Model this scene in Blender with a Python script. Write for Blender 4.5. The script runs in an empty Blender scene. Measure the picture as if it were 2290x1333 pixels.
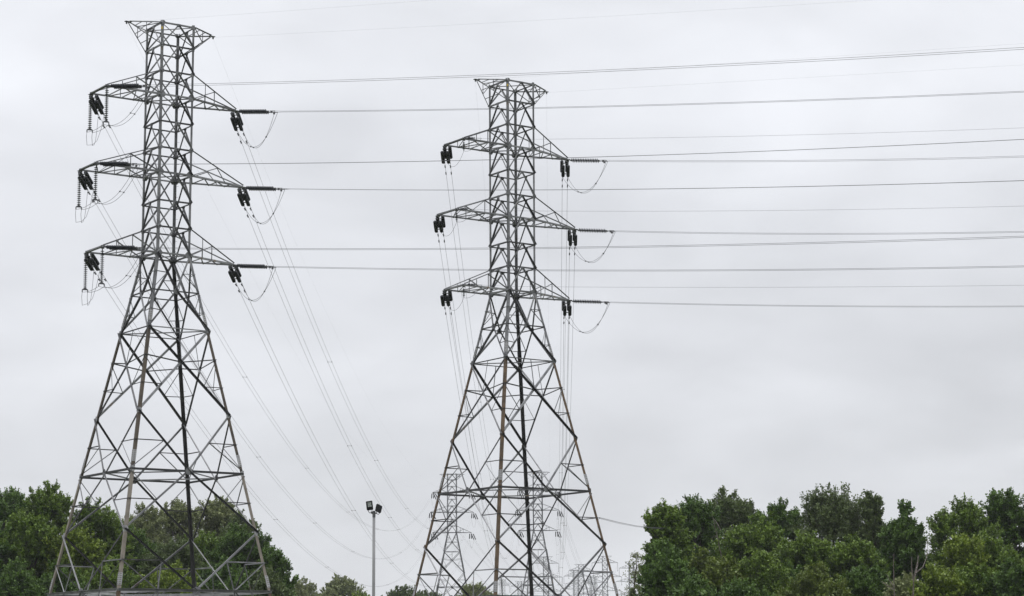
import bpy, math, random
import numpy as np
from mathutils import Vector, Matrix

rnd = random.Random(7)
SC = bpy.context.scene
COL = SC.collection
V = Vector
CZ = 1.7                       # camera height above the ground

# ------------------------------------------------------------------ camera
FPX, PITCH, ROLL, CXP, CYP = 4888.1, 0.1682, -0.0061, 1145.0, 666.5
cam_d = bpy.data.cameras.new('camera'); cam = bpy.data.objects.new('camera', cam_d); COL.objects.link(cam)
cam_d.sensor_width = 36.0; cam_d.lens = 36.0 * FPX / 2290.0
cam_d.clip_start = 0.5; cam_d.clip_end = 20000
cam.matrix_world = Matrix.Translation((0, 0, CZ)) @ Matrix.Rotation(math.pi / 2 + PITCH, 4, 'X') @ Matrix.Rotation(ROLL, 4, 'Z')
SC.camera = cam

def at(px, py, D):
    """World point on the ground-plan depth D seen at photo pixel (px, py)."""
    a, b = px - CXP, py - CYP
    cr, sr = math.cos(ROLL), math.sin(ROLL)
    a, b = a * cr + b * sr, -a * sr + b * cr
    c, s = math.cos(PITCH), math.sin(PITCH)
    k = -b / FPX                                  # u/d
    z = D * (s + k * c) / (c - k * s)
    d = D * c + z * s
    return V((a / FPX * d, D, z + CZ))

def ground_z(x, y):
    t = min(1.0, max(0.0, (y - 230.0) / 400.0)); t = t * t * (3 - 2 * t)
    return 10.3 * t

# ------------------------------------------------------------------ materials
def new_mat(name):
    m = bpy.data.materials.new(name); m.use_nodes = True
    nt = m.node_tree
    return m, nt, nt.nodes['Principled BSDF'], nt.nodes, nt.links

def noise_mat(name, c1, c2, scale=3.0, rough=0.6, metal=0.0, detail=5.0, spec=0.4, tone=0.0, bump=0.0, lo=0.35, hi=0.65):
    m, nt, b, N, L = new_mat(name)
    tc = N.new('ShaderNodeTexCoord'); no = N.new('ShaderNodeTexNoise'); no.inputs['Scale'].default_value = scale
    no.inputs['Detail'].default_value = detail
    L.new(tc.outputs['Object'], no.inputs['Vector'])
    r = N.new('ShaderNodeValToRGB'); r.color_ramp.elements[0].position = lo; r.color_ramp.elements[1].position = hi
    r.color_ramp.elements[0].color = (*c1, 1); r.color_ramp.elements[1].color = (*c2, 1)
    L.new(no.outputs['Fac'], r.inputs['Fac'])
    out = r.outputs['Color']
    if tone:
        at_ = N.new('ShaderNodeAttribute'); at_.attribute_name = 'tone'
        mr = N.new('ShaderNodeMapRange'); mr.inputs['To Min'].default_value = 1 - tone; mr.inputs['To Max'].default_value = 1 + tone
        L.new(at_.outputs['Fac'], mr.inputs['Value'])
        mx = N.new('ShaderNodeMix'); mx.data_type = 'RGBA'; mx.blend_type = 'MULTIPLY'; mx.inputs['Factor'].default_value = 1
        L.new(out, mx.inputs['A']); L.new(mr.outputs['Result'], mx.inputs['B']); out = mx.outputs['Result']
    L.new(out, b.inputs['Base Color'])
    b.inputs['Roughness'].default_value = rough; b.inputs['Metallic'].default_value = metal
    b.inputs['Specular IOR Level'].default_value = spec
    if bump:
        bp = N.new('ShaderNodeBump'); bp.inputs['Strength'].default_value = bump
        L.new(no.outputs['Fac'], bp.inputs['Height']); L.new(bp.outputs['Normal'], b.inputs['Normal'])
    return m

M_STEEL = noise_mat('galvanised_steel', (0.112, 0.112, 0.117), (0.2, 0.2, 0.205), 1.3, 0.55, 0.0, tone=0.5)
e_ = M_STEEL.node_tree.nodes['Color Ramp'].color_ramp.elements.new(0.70); e_.color = (0.135, 0.105, 0.08, 1)     # rust blooms
M_RUST = noise_mat('rusty_steel', (0.07, 0.047, 0.028), (0.135, 0.087, 0.049), 1.6, 0.75, 0.0, tone=0.15)
M_TAN = noise_mat('weathered_steel', (0.15, 0.13, 0.105), (0.235, 0.205, 0.17), 1.4, 0.7, 0.0, tone=0.2)
M_BROWN = noise_mat('brown_steel', (0.055, 0.044, 0.034), (0.10, 0.078, 0.055), 1.4, 0.7, 0.0, tone=0.2)
M_DARK = noise_mat('dark_steel', (0.03, 0.03, 0.032), (0.055, 0.052, 0.052), 1.2, 0.6, 0.0, tone=0.2)
M_BLACKISH = noise_mat('blackish_steel', (0.028, 0.028, 0.031), (0.06, 0.058, 0.06), 1.1, 0.6, 0.0, tone=0.45)  # near-black grey for bracing members picked by face and slope
M_ZINC = noise_mat('bright_zinc', (0.26, 0.26, 0.265), (0.36, 0.36, 0.365), 2.5, 0.5, 0.0, tone=0.3)
M_INS = noise_mat('glazed_porcelain', (0.010, 0.012, 0.018), (0.018, 0.02, 0.028), 4, 0.3, 0.0)
M_HARD = noise_mat('line_hardware', (0.06, 0.06, 0.065), (0.11, 0.11, 0.115), 6, 0.5, 0.0)
M_WIRE = noise_mat('aluminium_conductor', (0.07, 0.07, 0.08), (0.12, 0.12, 0.13), 0.5, 0.55, 0.0)
M_EARTH = noise_mat('earth_wire_steel', (0.14, 0.14, 0.15), (0.2, 0.2, 0.21), 0.5, 0.6, 0.0)
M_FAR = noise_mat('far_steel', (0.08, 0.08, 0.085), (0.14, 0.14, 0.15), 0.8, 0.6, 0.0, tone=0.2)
M_HAZED = noise_mat('hazed_steel', (0.13, 0.13, 0.14), (0.21, 0.21, 0.22), 0.8, 0.6, 0.0, tone=0.2)  # distance haze put into the colour: lighter steel for the far pylons
M_POLE = noise_mat('pole_paint', (0.20, 0.20, 0.20), (0.26, 0.26, 0.26), 1.2, 0.5, 0.0)
M_BLACK = noise_mat('black_housing', (0.006, 0.006, 0.007), (0.011, 0.011, 0.012), 5, 0.6, spec=.2)
M_LENS = noise_mat('lamp_glass', (0.22, 0.24, 0.235), (0.42, 0.44, 0.43), 22, 0.15, lo=0.45, hi=0.55)
M_GROUND = noise_mat('meadow', (0.035, 0.055, 0.018), (0.085, 0.095, 0.04), 0.06, 0.9, bump=0.2)
M_YELLOW = noise_mat('yellow_paint', (0.5, 0.36, 0.03), (0.6, 0.42, 0.04), 5, 0.5)

def leaf_mat(name, dark, light, trans=0.12):
    m, nt, b, N, L = new_mat(name)
    a = N.new('ShaderNodeAttribute'); a.attribute_name = 'tone'
    r = N.new('ShaderNodeValToRGB'); e = r.color_ramp.elements
    e[0].position = 0.0; e[1].position = 1.0; e[0].color = (*dark, 1); e[1].color = (*light, 1)
    L.new(a.outputs['Fac'], r.inputs['Fac'])
    L.new(r.outputs['Color'], b.inputs['Base Color'])
    b.inputs['Roughness'].default_value = 0.5; b.inputs['Specular IOR Level'].default_value = 0.2
    tr = N.new('ShaderNodeBsdfTranslucent')
    hs = N.new('ShaderNodeHueSaturation'); hs.inputs['Value'].default_value = 1.3; hs.inputs['Hue'].default_value = 0.49
    L.new(r.outputs['Color'], hs.inputs['Color']); L.new(hs.outputs['Color'], tr.inputs['Color'])
    mx = N.new('ShaderNodeMixShader'); mx.inputs['Fac'].default_value = trans
    L.new(b.outputs['BSDF'], mx.inputs[1]); L.new(tr.outputs['BSDF'], mx.inputs[2])
    L.new(mx.outputs['Shader'], N['Material Output'].inputs['Surface'])
    return m
LEAF = {
 'green': leaf_mat('leaf_green', (0.038, 0.077, 0.013), (0.173, 0.255, 0.040)),
 'deep': leaf_mat('leaf_deep_green', (0.023, 0.055, 0.012), (0.114, 0.192, 0.037)),
 'olive': leaf_mat('leaf_olive', (0.051, 0.076, 0.016), (0.176, 0.227, 0.047)),
 'yellow': leaf_mat('leaf_yellow_green', (0.055, 0.096, 0.012), (0.215, 0.283, 0.040)),
 'pale': leaf_mat('leaf_pale', (0.128, 0.151, 0.062), (0.247, 0.277, 0.122)),
 'grey': leaf_mat('leaf_grey_green', (0.062, 0.092, 0.032), (0.136, 0.179, 0.065)),
}
M_BARK = noise_mat('bark', (0.045, 0.035, 0.027), (0.11, 0.09, 0.07), 6, 0.9)
M_BAREBARK = noise_mat('bare_bark', (0.085, 0.07, 0.058), (0.17, 0.145, 0.125), 5, 0.9)

# ------------------------------------------------------------------ mesh helpers
class MB:
    def __init__(self): self.v = []; self.f = []; self.m = []; self.t = []
    def add(self, vs, fs, mat=0, tone=0.5):
        o = len(self.v); self.v.extend(tuple(x) for x in vs)
        for f in fs: self.f.append(tuple(i + o for i in f)); self.m.append(mat); self.t.append(tone)
    def build(self, name, mats, parent=None, loc=None):
        me = bpy.data.meshes.new(name); me.from_pydata(self.v, [], self.f)
        if not isinstance(mats, (list, tuple)): mats = [mats]
        for m in mats: me.materials.append(m)
        me.polygons.foreach_set('material_index', self.m)
        a = me.attributes.new('tone', 'FLOAT', 'FACE'); a.data.foreach_set('value', self.t)
        me.update()
        o = bpy.data.objects.new(name, me); COL.objects.link(o)
        if parent: o.parent = parent
        if loc: o.location = loc
        return o

def tag(o, label=None, cat=None, group=None, kind=None):
    if label: o['label'] = label
    if cat: o['category'] = cat
    if group: o['group'] = group
    if kind: o['kind'] = kind
    return o
def empty(name, loc=(0, 0, 0), rz=0.0):
    o = bpy.data.objects.new(name, None); COL.objects.link(o); o.location = loc; o.rotation_euler = (0, 0, rz)
    o.empty_display_size = 0.5
    return o
def copy_tree(o, parent=None):
    c = o.copy(); COL.objects.link(c)
    if parent: c.parent = parent
    for ch in list(o.children): copy_tree(ch, c)
    return c

def prism(mb, p, q, prof, a, b, mat=0, tone=0.5):
    n = len(prof); vs = []
    for e in (p, q):
        for (x, y) in prof: vs.append(e + a * x + b * y)
    fs = [(i, (i + 1) % n, n + (i + 1) % n, n + i) for i in range(n)]
    if n == 6:
        fs += [(0, 1, 2, 3), (0, 3, 4, 5), (6, 9, 8, 7), (6, 11, 10, 9)]
    else:
        fs += [tuple(range(n))[::-1], tuple(range(n, 2 * n))]
    mb.add(vs, fs, mat, tone)

def bar(mb, p, q, s, n, off=0.0, flip=1, out=1, mat=0, tone=None):
    mat = int(mat)
    """Steel angle from p to q: one flange flat in the plane with normal n, the other standing along out*n on the flip edge."""
    p, q, n = V(p), V(q), V(n)
    t = (q - p)
    if t.length < 1e-6: return
    t.normalize(); n = n - t * n.dot(t)
    if n.length < 1e-4: n = t.orthogonal()
    n.normalize(); b = t.cross(n) * flip
    th = max(0.012, s * 0.1)
    h = s / 2
    prof = [(-h, 0), (h, 0), (h, th), (-h + th, th), (-h + th, s), (-h, s)]
    if tone is None: tone = rnd.random()
    o = n * (off + rnd.uniform(-0.004, 0.004))
    prism(mb, p + o, q + o, prof, b, n * out, mat, tone)

def box(mb, c, sx, sy, sz, ax=None, mat=0, tone=0.5):
    ax = ax or (V((1, 0, 0)), V((0, 1, 0)), V((0, 0, 1)))
    c = V(c); vs = []
    for k in (-1, 1):
        for j in (-1, 1):
            for i in (-1, 1): vs.append(c + ax[0] * (i * sx / 2) + ax[1] * (j * sy / 2) + ax[2] * (k * sz / 2))
    mb.add(vs, [(0, 2, 3, 1), (4, 5, 7, 6), (0, 1, 5, 4), (2, 6, 7, 3), (0, 4, 6, 2), (1, 3, 7, 5)], mat, tone)

def tube(mb, pts, r, sides=5, mat=0, tone=0.5, caps=True):
    pts = [V(p) for p in pts]; n = len(pts)
    rr = r if isinstance(r, (list, tuple)) else [r] * n
    vs = []; up = None
    for i, p in enumerate(pts):
        t = (pts[min(i + 1, n - 1)] - pts[max(i - 1, 0)]).normalized()
        if up is None: up = t.orthogonal().normalized()
        up = (up - t * up.dot(t)).normalized(); sd = t.cross(up)
        for k in range(sides):
            a = 2 * math.pi * k / sides; vs.append(p + (up * math.cos(a) + sd * math.sin(a)) * rr[i])
    fs = []
    for i in range(n - 1):
        for k in range(sides):
            k2 = (k + 1) % sides
            fs.append((i * sides + k, i * sides + k2, (i + 1) * sides + k2, (i + 1) * sides + k))
    if caps: fs += [tuple(range(sides))[::-1], tuple(range((n - 1) * sides, n * sides))]
    mb.add(vs, fs, mat, tone)

def lathe(mb, prof, sides=10, mat=0):
    vs = []; fs = []
    for (r, z) in prof:
        for k in range(sides):
            a = 2 * math.pi * k / sides; vs.append((r * math.cos(a), r * math.sin(a), z))
    for i in range(len(prof) - 1):
        for k in range(sides):
            k2 = (k + 1) % sides; fs.append((i * sides + k, i * sides + k2, (i + 1) * sides + k2, (i + 1) * sides + k))
    mb.add(vs, fs, mat)

# ------------------------------------------------------------------ the near lattice towers
H = [x + CZ for x in (47.915, 46.21, 44.215, 42.399, 40.356, 38.363, 36.489, 34.349, 32.367, 30.387, 27.511, 24.672, 18.345, 14.096, 9.82, 5.565)] + [0.0]
W = [1.35] * 10 + [1.875, 2.43, 3.62, 4.42, 5.21, 5.96, 7.0]
def wid(h):
    for i in range(len(H) - 1):
        if H[i] >= h >= H[i + 1]:
            t = (H[i] - h) / (H[i] - H[i + 1]); return W[i] + (W[i + 1] - W[i]) * t
    return W[0]
CORN = {'F': (-1, -1), 'R': (1, -1), 'L': (-1, 1), 'B': (1, 1)}
def node(c, h): w = wid(h); return V((CORN[c][0] * w, CORN[c][1] * w, h))
FACES = [('F', 'R'), ('B', 'L'), ('L', 'F'), ('R', 'B')]
ARM_U = {3: 5.65, 6: 6.35, 9: 5.68}
PEAK_U = 3.4

def lerp(a, b, t): return a + (b - a) * t

def make_tower(name, loc, rz, rusty):
    root = empty(name, loc, rz)
    # legs -------------------------------------------------------------
    for c in 'FRLB':
        cu, cv = CORN[c]
        mb = MB()
        a, b = V((-cu, 0, 0)), V((0, -cv, 0))
        cuts = [0, 3, 6, 9, 11, 13, 15, 16]
        for i0, i1 in zip(cuts[:-1], cuts[1:]):
            s = 0.165 if i0 < 6 else (0.18 if i0 < 9 else (0.205 if i0 < 11 else 0.225)); th = 0.024
            if i0 < 11: mat = 0
            elif c == 'B': mat = 4
            elif rusty: mat = 1
            elif i0 < 13: mat = 3
            elif i0 < 15: mat = 2
            else: mat = 1
            if mat == 0 and c == 'B' and i0 >= 9: mat = 4
            prof = [(0, 0), (s, 0), (s, th), (th, th), (th, s), (0, s)]
            prism(mb, node(c, H[i0]), node(c, H[i1]), prof, a, b, mat, rnd.uniform(0.35, 0.65))
        # gusset plates at the crossarm levels
        for lv in (0, 1, 2, 3, 5, 6, 8, 9):
            big = 0.42 if lv in (3, 6, 9) else 0.28
            p = node(c, H[lv])
            for d, nn in ((a, V((0, cv, 0))), (b, V((cu, 0, 0)))):
                pl = [(0, -big * .55), (big * .7, -big * .55), (big, -big * .15), (big, big * .2), (big * .65, big * .6), (0, big * .6)]
                prism(mb, p + nn * 0.030, p + nn * 0.018, pl, d, V((0, 0, 1)), 0, rnd.uniform(.3, .7))
        # big corner plates where the taper begins, and small ones lower down
        for lv in (11, 12, 13, 14):
            p = node(c, H[lv])
            for d, nn in ((a, V((0, cv, 0))), (b, V((cu, 0, 0)))):
                g = 0.22
                pl = [(0, -g), (g * .7, -g), (g * 1.2, -g * .3), (g * 1.2, g * .3), (g * .7, g), (0, g)]
                prism(mb, p + nn * 0.030, p + nn * 0.018, pl, d, V((0, 0, 1)), 0 if lv == 11 else (5 if not rusty else 1), rnd.uniform(.3, .7))
        if c == 'B':       # climbing bolts on the rear leg
            z = 3.0; k = 0
            while z < 46:
                p = node(c, z); d = V((0.6, -0.8, 0)) if k % 2 == 0 else V((0.8, -0.6, 0))
                tube(mb, [p, p + d.normalized() * 0.24], 0.011, 4, 0); z += 0.85; k += 1
        leg = mb.build('leg', [M_STEEL, M_RUST, M_TAN, M_BROWN, M_DARK, M_ZINC], root)
        for hh in (25.55 + CZ, H[13] + 0.95, H[15] + 0.75):
            sp = MB(); p0, p1 = node(c, hh - 0.42), node(c, hh + 0.42)
            s, th = 0.25, 0.03
            o = -(a + b) * 0.028
            prof = [(0, 0), (s, 0), (s, 0.02), (0.02, 0.02), (0.02, s), (0, s)]
            prism(sp, p0 + o, p1 + o, prof, a, b, 0, rnd.uniform(.4, .8))
            for k in range(6):
                for side in (0, 1):
                    q = lerp(p0, p1, (k + .5) / 6) + o
                    e = (a if side == 0 else b) * 0.11
                    nn = (b if side == 0 else a)
                    box(sp, q + e - nn * 0.006, 0.14 if side == 0 else 0.02, 0.02 if side == 0 else 0.14, 0.028, None, 1, 0.5)
            sp.build('splice_plate', [M_ZINC, M_RUST], leg)
    # face bracing -------------------------------------------------------
    for (A, B) in FACES:
        mb = MB()
        n = V((0, CORN[A][1], 0)) if CORN[A][1] == CORN[B][1] else V((CORN[A][0], 0, 0))
        dA = (A, B) in (('F', 'R'), ('R', 'B'))        # the members falling from A to B are the dark ones, else those from B to A
        DA, DB = (1, 0) if dA else (0, 1)
        # down-left edge (towards A) carries the standing flange on members falling from A to B
        def hz(h, s, **k): bar(mb, node(A, h), node(B, h), s, n, off=k.get('off', 0.032), flip=k.get('flip', -1), out=k.get('out', -1), mat=k.get('mat', 1))
        def mid(h): return (node(A, h) + node(B, h)) / 2
        for i in range(0, 10):
            s = 0.11 if i in (0, 1, 2, 4, 5, 7, 8) else 0.12
            hz(H[i], s, mat=0 if i in (3, 6, 9) or (i == 1 and A == 'L') or (i == 0 and A == 'F') else 1)
        for i in range(0, 9):
            m = mid(H[i]) + V((0, 0, -0.05)); s = 0.105 if i < 5 else 0.12
            bar(mb, m, node(A, H[i + 1]), s, n, off=0.045, flip=1, out=-1, mat=(A == 'L'))
            bar(mb, m, node(B, H[i + 1]), s, n, off=0.060, flip=1, out=1, mat=(A in 'R') or (A == 'F' and i % 2 == 1))
            g = 0.17
            prism(mb, m + n * 0.075, m + n * 0.064, [(-g * 1.1, -g * .1), (-g * .5, -g), (g * .5, -g), (g * 1.1, -g * .1), (g, g * .6), (-g, g * .6)], (node(B, 10) - node(A, 10)).normalized(), V((0, 0, 1)), 0, .5)
        # 9 -> 11 : two half-panels crossing on the level-10 strut
        m10 = mid(H[10]); hz(H[10], 0.09)
        bar(mb, node(A, H[9]), m10, 0.14, n, off=0.045, flip=1, out=1, mat=DA)
        bar(mb, m10, node(B, H[11]), 0.14, n, off=0.045, flip=1, out=1, mat=DA)
        bar(mb, node(B, H[9]), m10, 0.14, n, off=-0.02, flip=1, out=-1, mat=DB)
        bar(mb, m10, node(A, H[11]), 0.14, n, off=-0.02, flip=1, out=-1, mat=DB)
        g = 0.22
        ux = (node(B, 10) - node(A, 10)).normalized()
        prism(mb, m10 + n * 0.07, m10 + n * 0.058, [(-g, -g * .4), (-g * .4, -g), (g * .4, -g), (g, -g * .4), (g, g * .4), (g * .4, g), (-g * .4, g), (-g, g * .4)], ux, V((0, 0, 1)), 0, .5)
        for c in (A, B):
            hs = lerp(H[9], H[10], 0.5); d = lerp(node(c, H[9]), m10, 0.52)
            bar(mb, node(c, hs), d, 0.06, n, off=0.02); bar(mb, d, lerp(node(c, H[10]), node(c, H[9]), 0.04), 0.05, n, off=0.01)
            hs = lerp(H[10], H[11], 0.52); d = lerp(m10, node(c, H[11]), 0.55)
            bar(mb, node(c, hs), d, 0.06, n, off=0.02); bar(mb, d, lerp(node(c, H[10]), node(c, H[11]), 0.04), 0.05, n, off=0.01)
        # level 11 strut, 11 -> 12 X panel
        hz(H[11], 0.075, mat=0 if A == 'F' else 1)
        tx = W[11] / (W[11] + W[12]); X = lerp(node(A, H[11]), node(B, H[12]), tx)
        bar(mb, node(A, H[11]), node(B, H[12]), 0.155, n, off=0.05, flip=1, out=1, mat=DA)
        bar(mb, node(B, H[11]), node(A, H[12]), 0.155, n, off=-0.02, flip=-1, out=-1, mat=DB)
        bar(mb, mid(H[11]), X, 0.05, n, off=0.03)
        for c, o in ((A, B), (B, A)):
            l1 = lerp(node(c, H[11]), node(c, H[12]), 0.34); l2 = lerp(node(c, H[11]), node(c, H[12]), 0.67)
            bar(mb, l1, X, 0.085, n, off=0.02, mat=not (A == 'F' and c == A))
            d = lerp(X, node(c, H[12]), 0.46)
            bar(mb, l2, d, 0.06, n, off=0.03, mat=1); bar(mb, l1 - V((0, 0, .1)), d, 0.05, n, off=0.015)
        # 12 -> 13 -> 14 , crossing on the heavy level-13 strut
        m13 = mid(H[13]); hz(H[13], 0.15, off=0.04, mat=1)
        for c, sg in ((A, 1), (B, -1)):
            o = B if c == A else A
            of = 0.055 if sg > 0 else -0.03; dk = DA if c == A else DB
            bar(mb, node(c, H[12]), m13, 0.125, n, off=of, flip=1 if sg > 0 else -1, out=sg, mat=dk)
            bar(mb, m13, node(o, H[14]), 0.125, n, off=of, flip=1 if sg > 0 else -1, out=sg, mat=dk)
            hs = lerp(H[12], H[13], 0.5); d = lerp(node(c, H[12]), m13, 0.5)
            bar(mb, node(c, hs), d, 0.07, n, off=0.02, mat=1); bar(mb, d, node(c, H[13] + .15), 0.06, n, off=0.01)
            hs = lerp(H[13], H[14], 0.5); d = lerp(m13, node(c, H[14]), 0.5)
            bar(mb, node(c, hs), d, 0.07, n, off=0.02, mat=1); bar(mb, d, node(c, H[13] - .15), 0.06, n, off=0.01)
        g = 0.27
        prism(mb, m13 + n * 0.09, m13 + n * 0.078, [(-g, -g * .4), (-g * .4, -g), (g * .4, -g), (g, -g * .4), (g, g * .4), (g * .4, g), (-g * .4, g), (-g, g * .4)], ux, V((0, 0, 1)), 0, .5)
        # 14 -> 15 : to the middle of the level-15 strut
        m15 = mid(H[15]); hz(H[15], 0.19, off=0.04, flip=1, out=1, mat=0)
        for c, sg in ((A, 1), (B, -1)):
            bar(mb, node(c, H[14]), m15, 0.125, n, off=0.055 if sg > 0 else -0.03, flip=1 if sg > 0 else -1, out=sg, mat=DA if c == A else DB)
            hs = lerp(H[14], H[15], 0.51); ln = node(c, hs); d = lerp(node(c, H[14]), m15, 0.51)
            q = lerp(node(c, H[15]), m15, 0.5)
            bar(mb, ln, d, 0.09, n, off=0.02); bar(mb, ln, q, 0.065, n, off=0.01); bar(mb, d, q, 0.065, n, off=0.0)
            # base panel below the level-15 strut
            f = node(c, 0.15); bar(mb, m15, f, 0.13, n, off=0.055 if sg > 0 else -0.03, out=sg)
            d2 = lerp(m15, f, 0.45); ln2 = node(c, H[15] * 0.55)
            bar(mb, q, d2, 0.07, n, off=0.01); bar(mb, q, ln2, 0.07, n, off=0.02); bar(mb, ln2, d2, 0.07, n, off=0.0)
        g = 0.3
        prism(mb, m15 + n * 0.09, m15 + n * 0.078, [(-g, -g * .3), (-g * .6, -g), (g * .6, -g), (g, -g * .3), (g, g * .5), (g * .4, g * .9), (-g * .4, g * .9), (-g, g * .5)], ux, V((0, 0, 1)), 0, .7)
        mb.build('face_bracing', [M_STEEL, M_BLACKISH], root)
    # horizontal cross frames inside the tower ---------------------------
    up = V((0, 0, 1))
    for lv, s in ((0, 0.075), (3, 0.09), (6, 0.09), (9, 0.09), (11, 0.09), (13, 0.09), (15, 0.16)):
        mb = MB(); h = H[lv]
        if lv in (13, 15):
            ms = [(node(a_, h) + node(b_, h)) / 2 for a_, b_ in (('F', 'R'), ('R', 'B'), ('B', 'L'), ('L', 'F'))]
            for i in range(4): bar(mb, ms[i], ms[(i + 1) % 4], s, up, off=-0.05)
        else:
            bar(mb, node('L', h), node('R', h), s, up, off=-0.05); bar(mb, node('F', h), node('B', h), s, up, off=-0.08)
        if lv == 15:
            for c in 'FRLB':
                k = [(node(c, h) + node(o, h)) / 2 for (x, y) in FACES for o in ((y,) if x == c else ((x,) if y == c else ()))]
                for m_ in k: bar(mb, lerp(node(c, h), m_, .5), lerp(k[0], k[1], .5), 0.1, up, off=-0.1)
            # flat cover sheets lying on two sides of the frame
        mb.build('cross_frame', M_STEEL if lv != 15 else M_ZINC, root)
    # crossarms -----------------------------------------------------------
    for lv in (3, 6, 9):
        u = ARM_U[lv]; h = H[lv]; ht = H[lv - 1]
        # square-ended arm on the outside of the angle
        mb = MB(); N_, Fa = V((-u, -1.35, h - .03)), V((-u, 1.35, h - .03))
        F0, L0 = node('F', h), node('L', h); F1, L1 = node('F', ht), node('L', ht)
        bar(mb, F0, N_, 0.135, V((0, -1, 0)), off=0.05, out=-1, flip=1); bar(mb, L0, Fa, 0.135, V((0, 1, 0)), off=0.05, out=-1, flip=-1)
        bar(mb, F1, N_ + V((0, 0, .09)), 0.075, V((0, -1, 0)), off=0.03); bar(mb, L1, Fa + V((0, 0, .09)), 0.075, V((0, 1, 0)), off=0.03)
        ex = V((0, 0.22, 0))
        bar(mb, N_ - ex, Fa + ex, 0.17, V((-1, 0, 0)), off=0.03, out=1, flip=1); bar(mb, N_, Fa, 0.12, V((1, 0, 0)), off=0.06)
        for k, t in enumerate((0.22, 0.46, 0.72)):
            a_, b_ = lerp(F0, N_, t), lerp(L0, Fa, t)
            bar(mb, a_, b_, 0.065, up, off=-0.06 - 0.01 * k)
        ts = [0.0, 0.22, 0.46, 0.72, 1.0]
        for k in range(4):
            a_, b_ = (lerp(F0, N_, ts[k]), lerp(L0, Fa, ts[k + 1])) if k % 2 == 0 else (lerp(L0, Fa, ts[k]), lerp(F0, N_, ts[k + 1]))
            bar(mb, a_, b_, 0.065, up, off=-0.1)
        for X0, X1, XT, nn in ((F0, F1, N_, V((0, -1, 0))), (L0, L1, Fa, V((0, 1, 0)))):
            p = lerp(X1, XT, 0.46); bar(mb, p, lerp(X0, XT, 0.46), 0.05, nn, off=0.01)
            bar(mb, p, X0, 0.075, nn, off=0.0, flip=1, out=1)
            if lv != 6: bar(mb, lerp(X1, XT, .72), lerp(X0, XT, .72), 0.045, nn, off=0.01)
            else: bar(mb, p, lerp(X0, XT, .72), 0.045, nn, off=0.02)
        for e in (N_, Fa): box(mb, e + V((0, 0, -.05)), 0.26, 0.05, 0.26, None, 0, .4)
        mb.build('crossarm', M_STEEL, root)
        # pointed arm on the inside
        mb = MB(); T = V((u - .05, 0, h - .03)); ur = u - .05
        R0, B0, R1, B1 = node('R', h), node('B', h), node('R', ht), node('B', ht)
        Tn, Tf = T + V((0, -.12, 0)), T + V((0, .12, 0))
        bar(mb, R0, Tn, 0.135, V((0, -1, 0)), off=0.02, out=-1, flip=-1); bar(mb, B0, Tf, 0.135, V((0, 1, 0)), off=0.02, out=-1)
        bar(mb, R1, Tn + V((0, 0, .1)), 0.07, V((0, -1, 0)), off=0.02); bar(mb, B1, Tf + V((0, 0, .1)), 0.075, V((0, 1, 0)), off=0.02)
        for k, t in enumerate((0.25, 0.5, 0.74)):
            bar(mb, lerp(R0, Tn, t), lerp(B0, Tf, t), 0.06, up, off=-0.06 - .01 * k)
        for k in range(3):
            a_, b_ = (lerp(R0, Tn, (0, .25, .5)[k]), lerp(B0, Tf, (.25, .5, .74)[k]))
            bar(mb, a_, b_, 0.07, up, off=-0.1, flip=-1)
        for X0, X1, XT, nn in ((R0, R1, Tn, V((0, -1, 0))), (B0, B1, Tf, V((0, 1, 0)))):
            p = lerp(X1, XT, 0.48); bar(mb, p, lerp(X0, XT, 0.48 if lv != 6 else .64), 0.05, nn, off=0.01); bar(mb, p, X0, 0.065, nn, off=0.0)
            if lv != 6: bar(mb, lerp(X1, XT, .27), lerp(X0, XT, .27), 0.04, nn, off=0.01)
        box(mb, T + V((0.05, 0, -.02)), 0.5, 0.34, 0.06, None, 0, .4); box(mb, T + V((0.1, 0, -.1)), 0.3, 0.04, 0.22, None, 0, .3)
        mb.build('crossarm', M_STEEL, root)
    # earth-wire peaks ------------------------------------------------------
    for sg, (A, B) in ((-1, ('F', 'L')), (1, ('R', 'B'))):
        mb = MB(); P = V((sg * PEAK_U, 0, H[0] + .03))
        for c in (A, B):
            nn = V((0, CORN[c][1], 0)); pe = P + V((0, CORN[c][1] * .09, 0))
            a0, a1 = node(c, H[0]), node(c, H[1])
            bar(mb, a0, pe, 0.085, nn, off=0.02); bar(mb, a1, pe - V((0, 0, .08)), 0.075, nn, off=0.01)
            t = 0.48
            bar(mb, lerp(a0, pe, t), lerp(a1, pe, t), 0.04, nn, off=0.0); bar(mb, a0, lerp(a1, pe, t), 0.055, nn, off=-0.01)
        for t in (0.3, 0.62):
            bar(mb, lerp(node(A, H[0]), P, t), lerp(node(B, H[0]), P, t), 0.045, up, off=-.03)
            bar(mb, lerp(node(A, H[1]), P, t), lerp(node(B, H[1]), P, t), 0.045, up, off=-.03)
        bar(mb, node(A, H[0]), lerp(node(B, H[0]), P, .5), .05, up, off=-.06)
        box(mb, P + V((sg * .08, 0, -.03)), 0.5, 0.26, 0.05, None, 0, .4); box(mb, P + V((sg * .2, 0, -.1)), 0.12, 0.04, 0.24, None, 0, .3)
        mb.build('peak_arm', M_STEEL, root)
    return root

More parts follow.
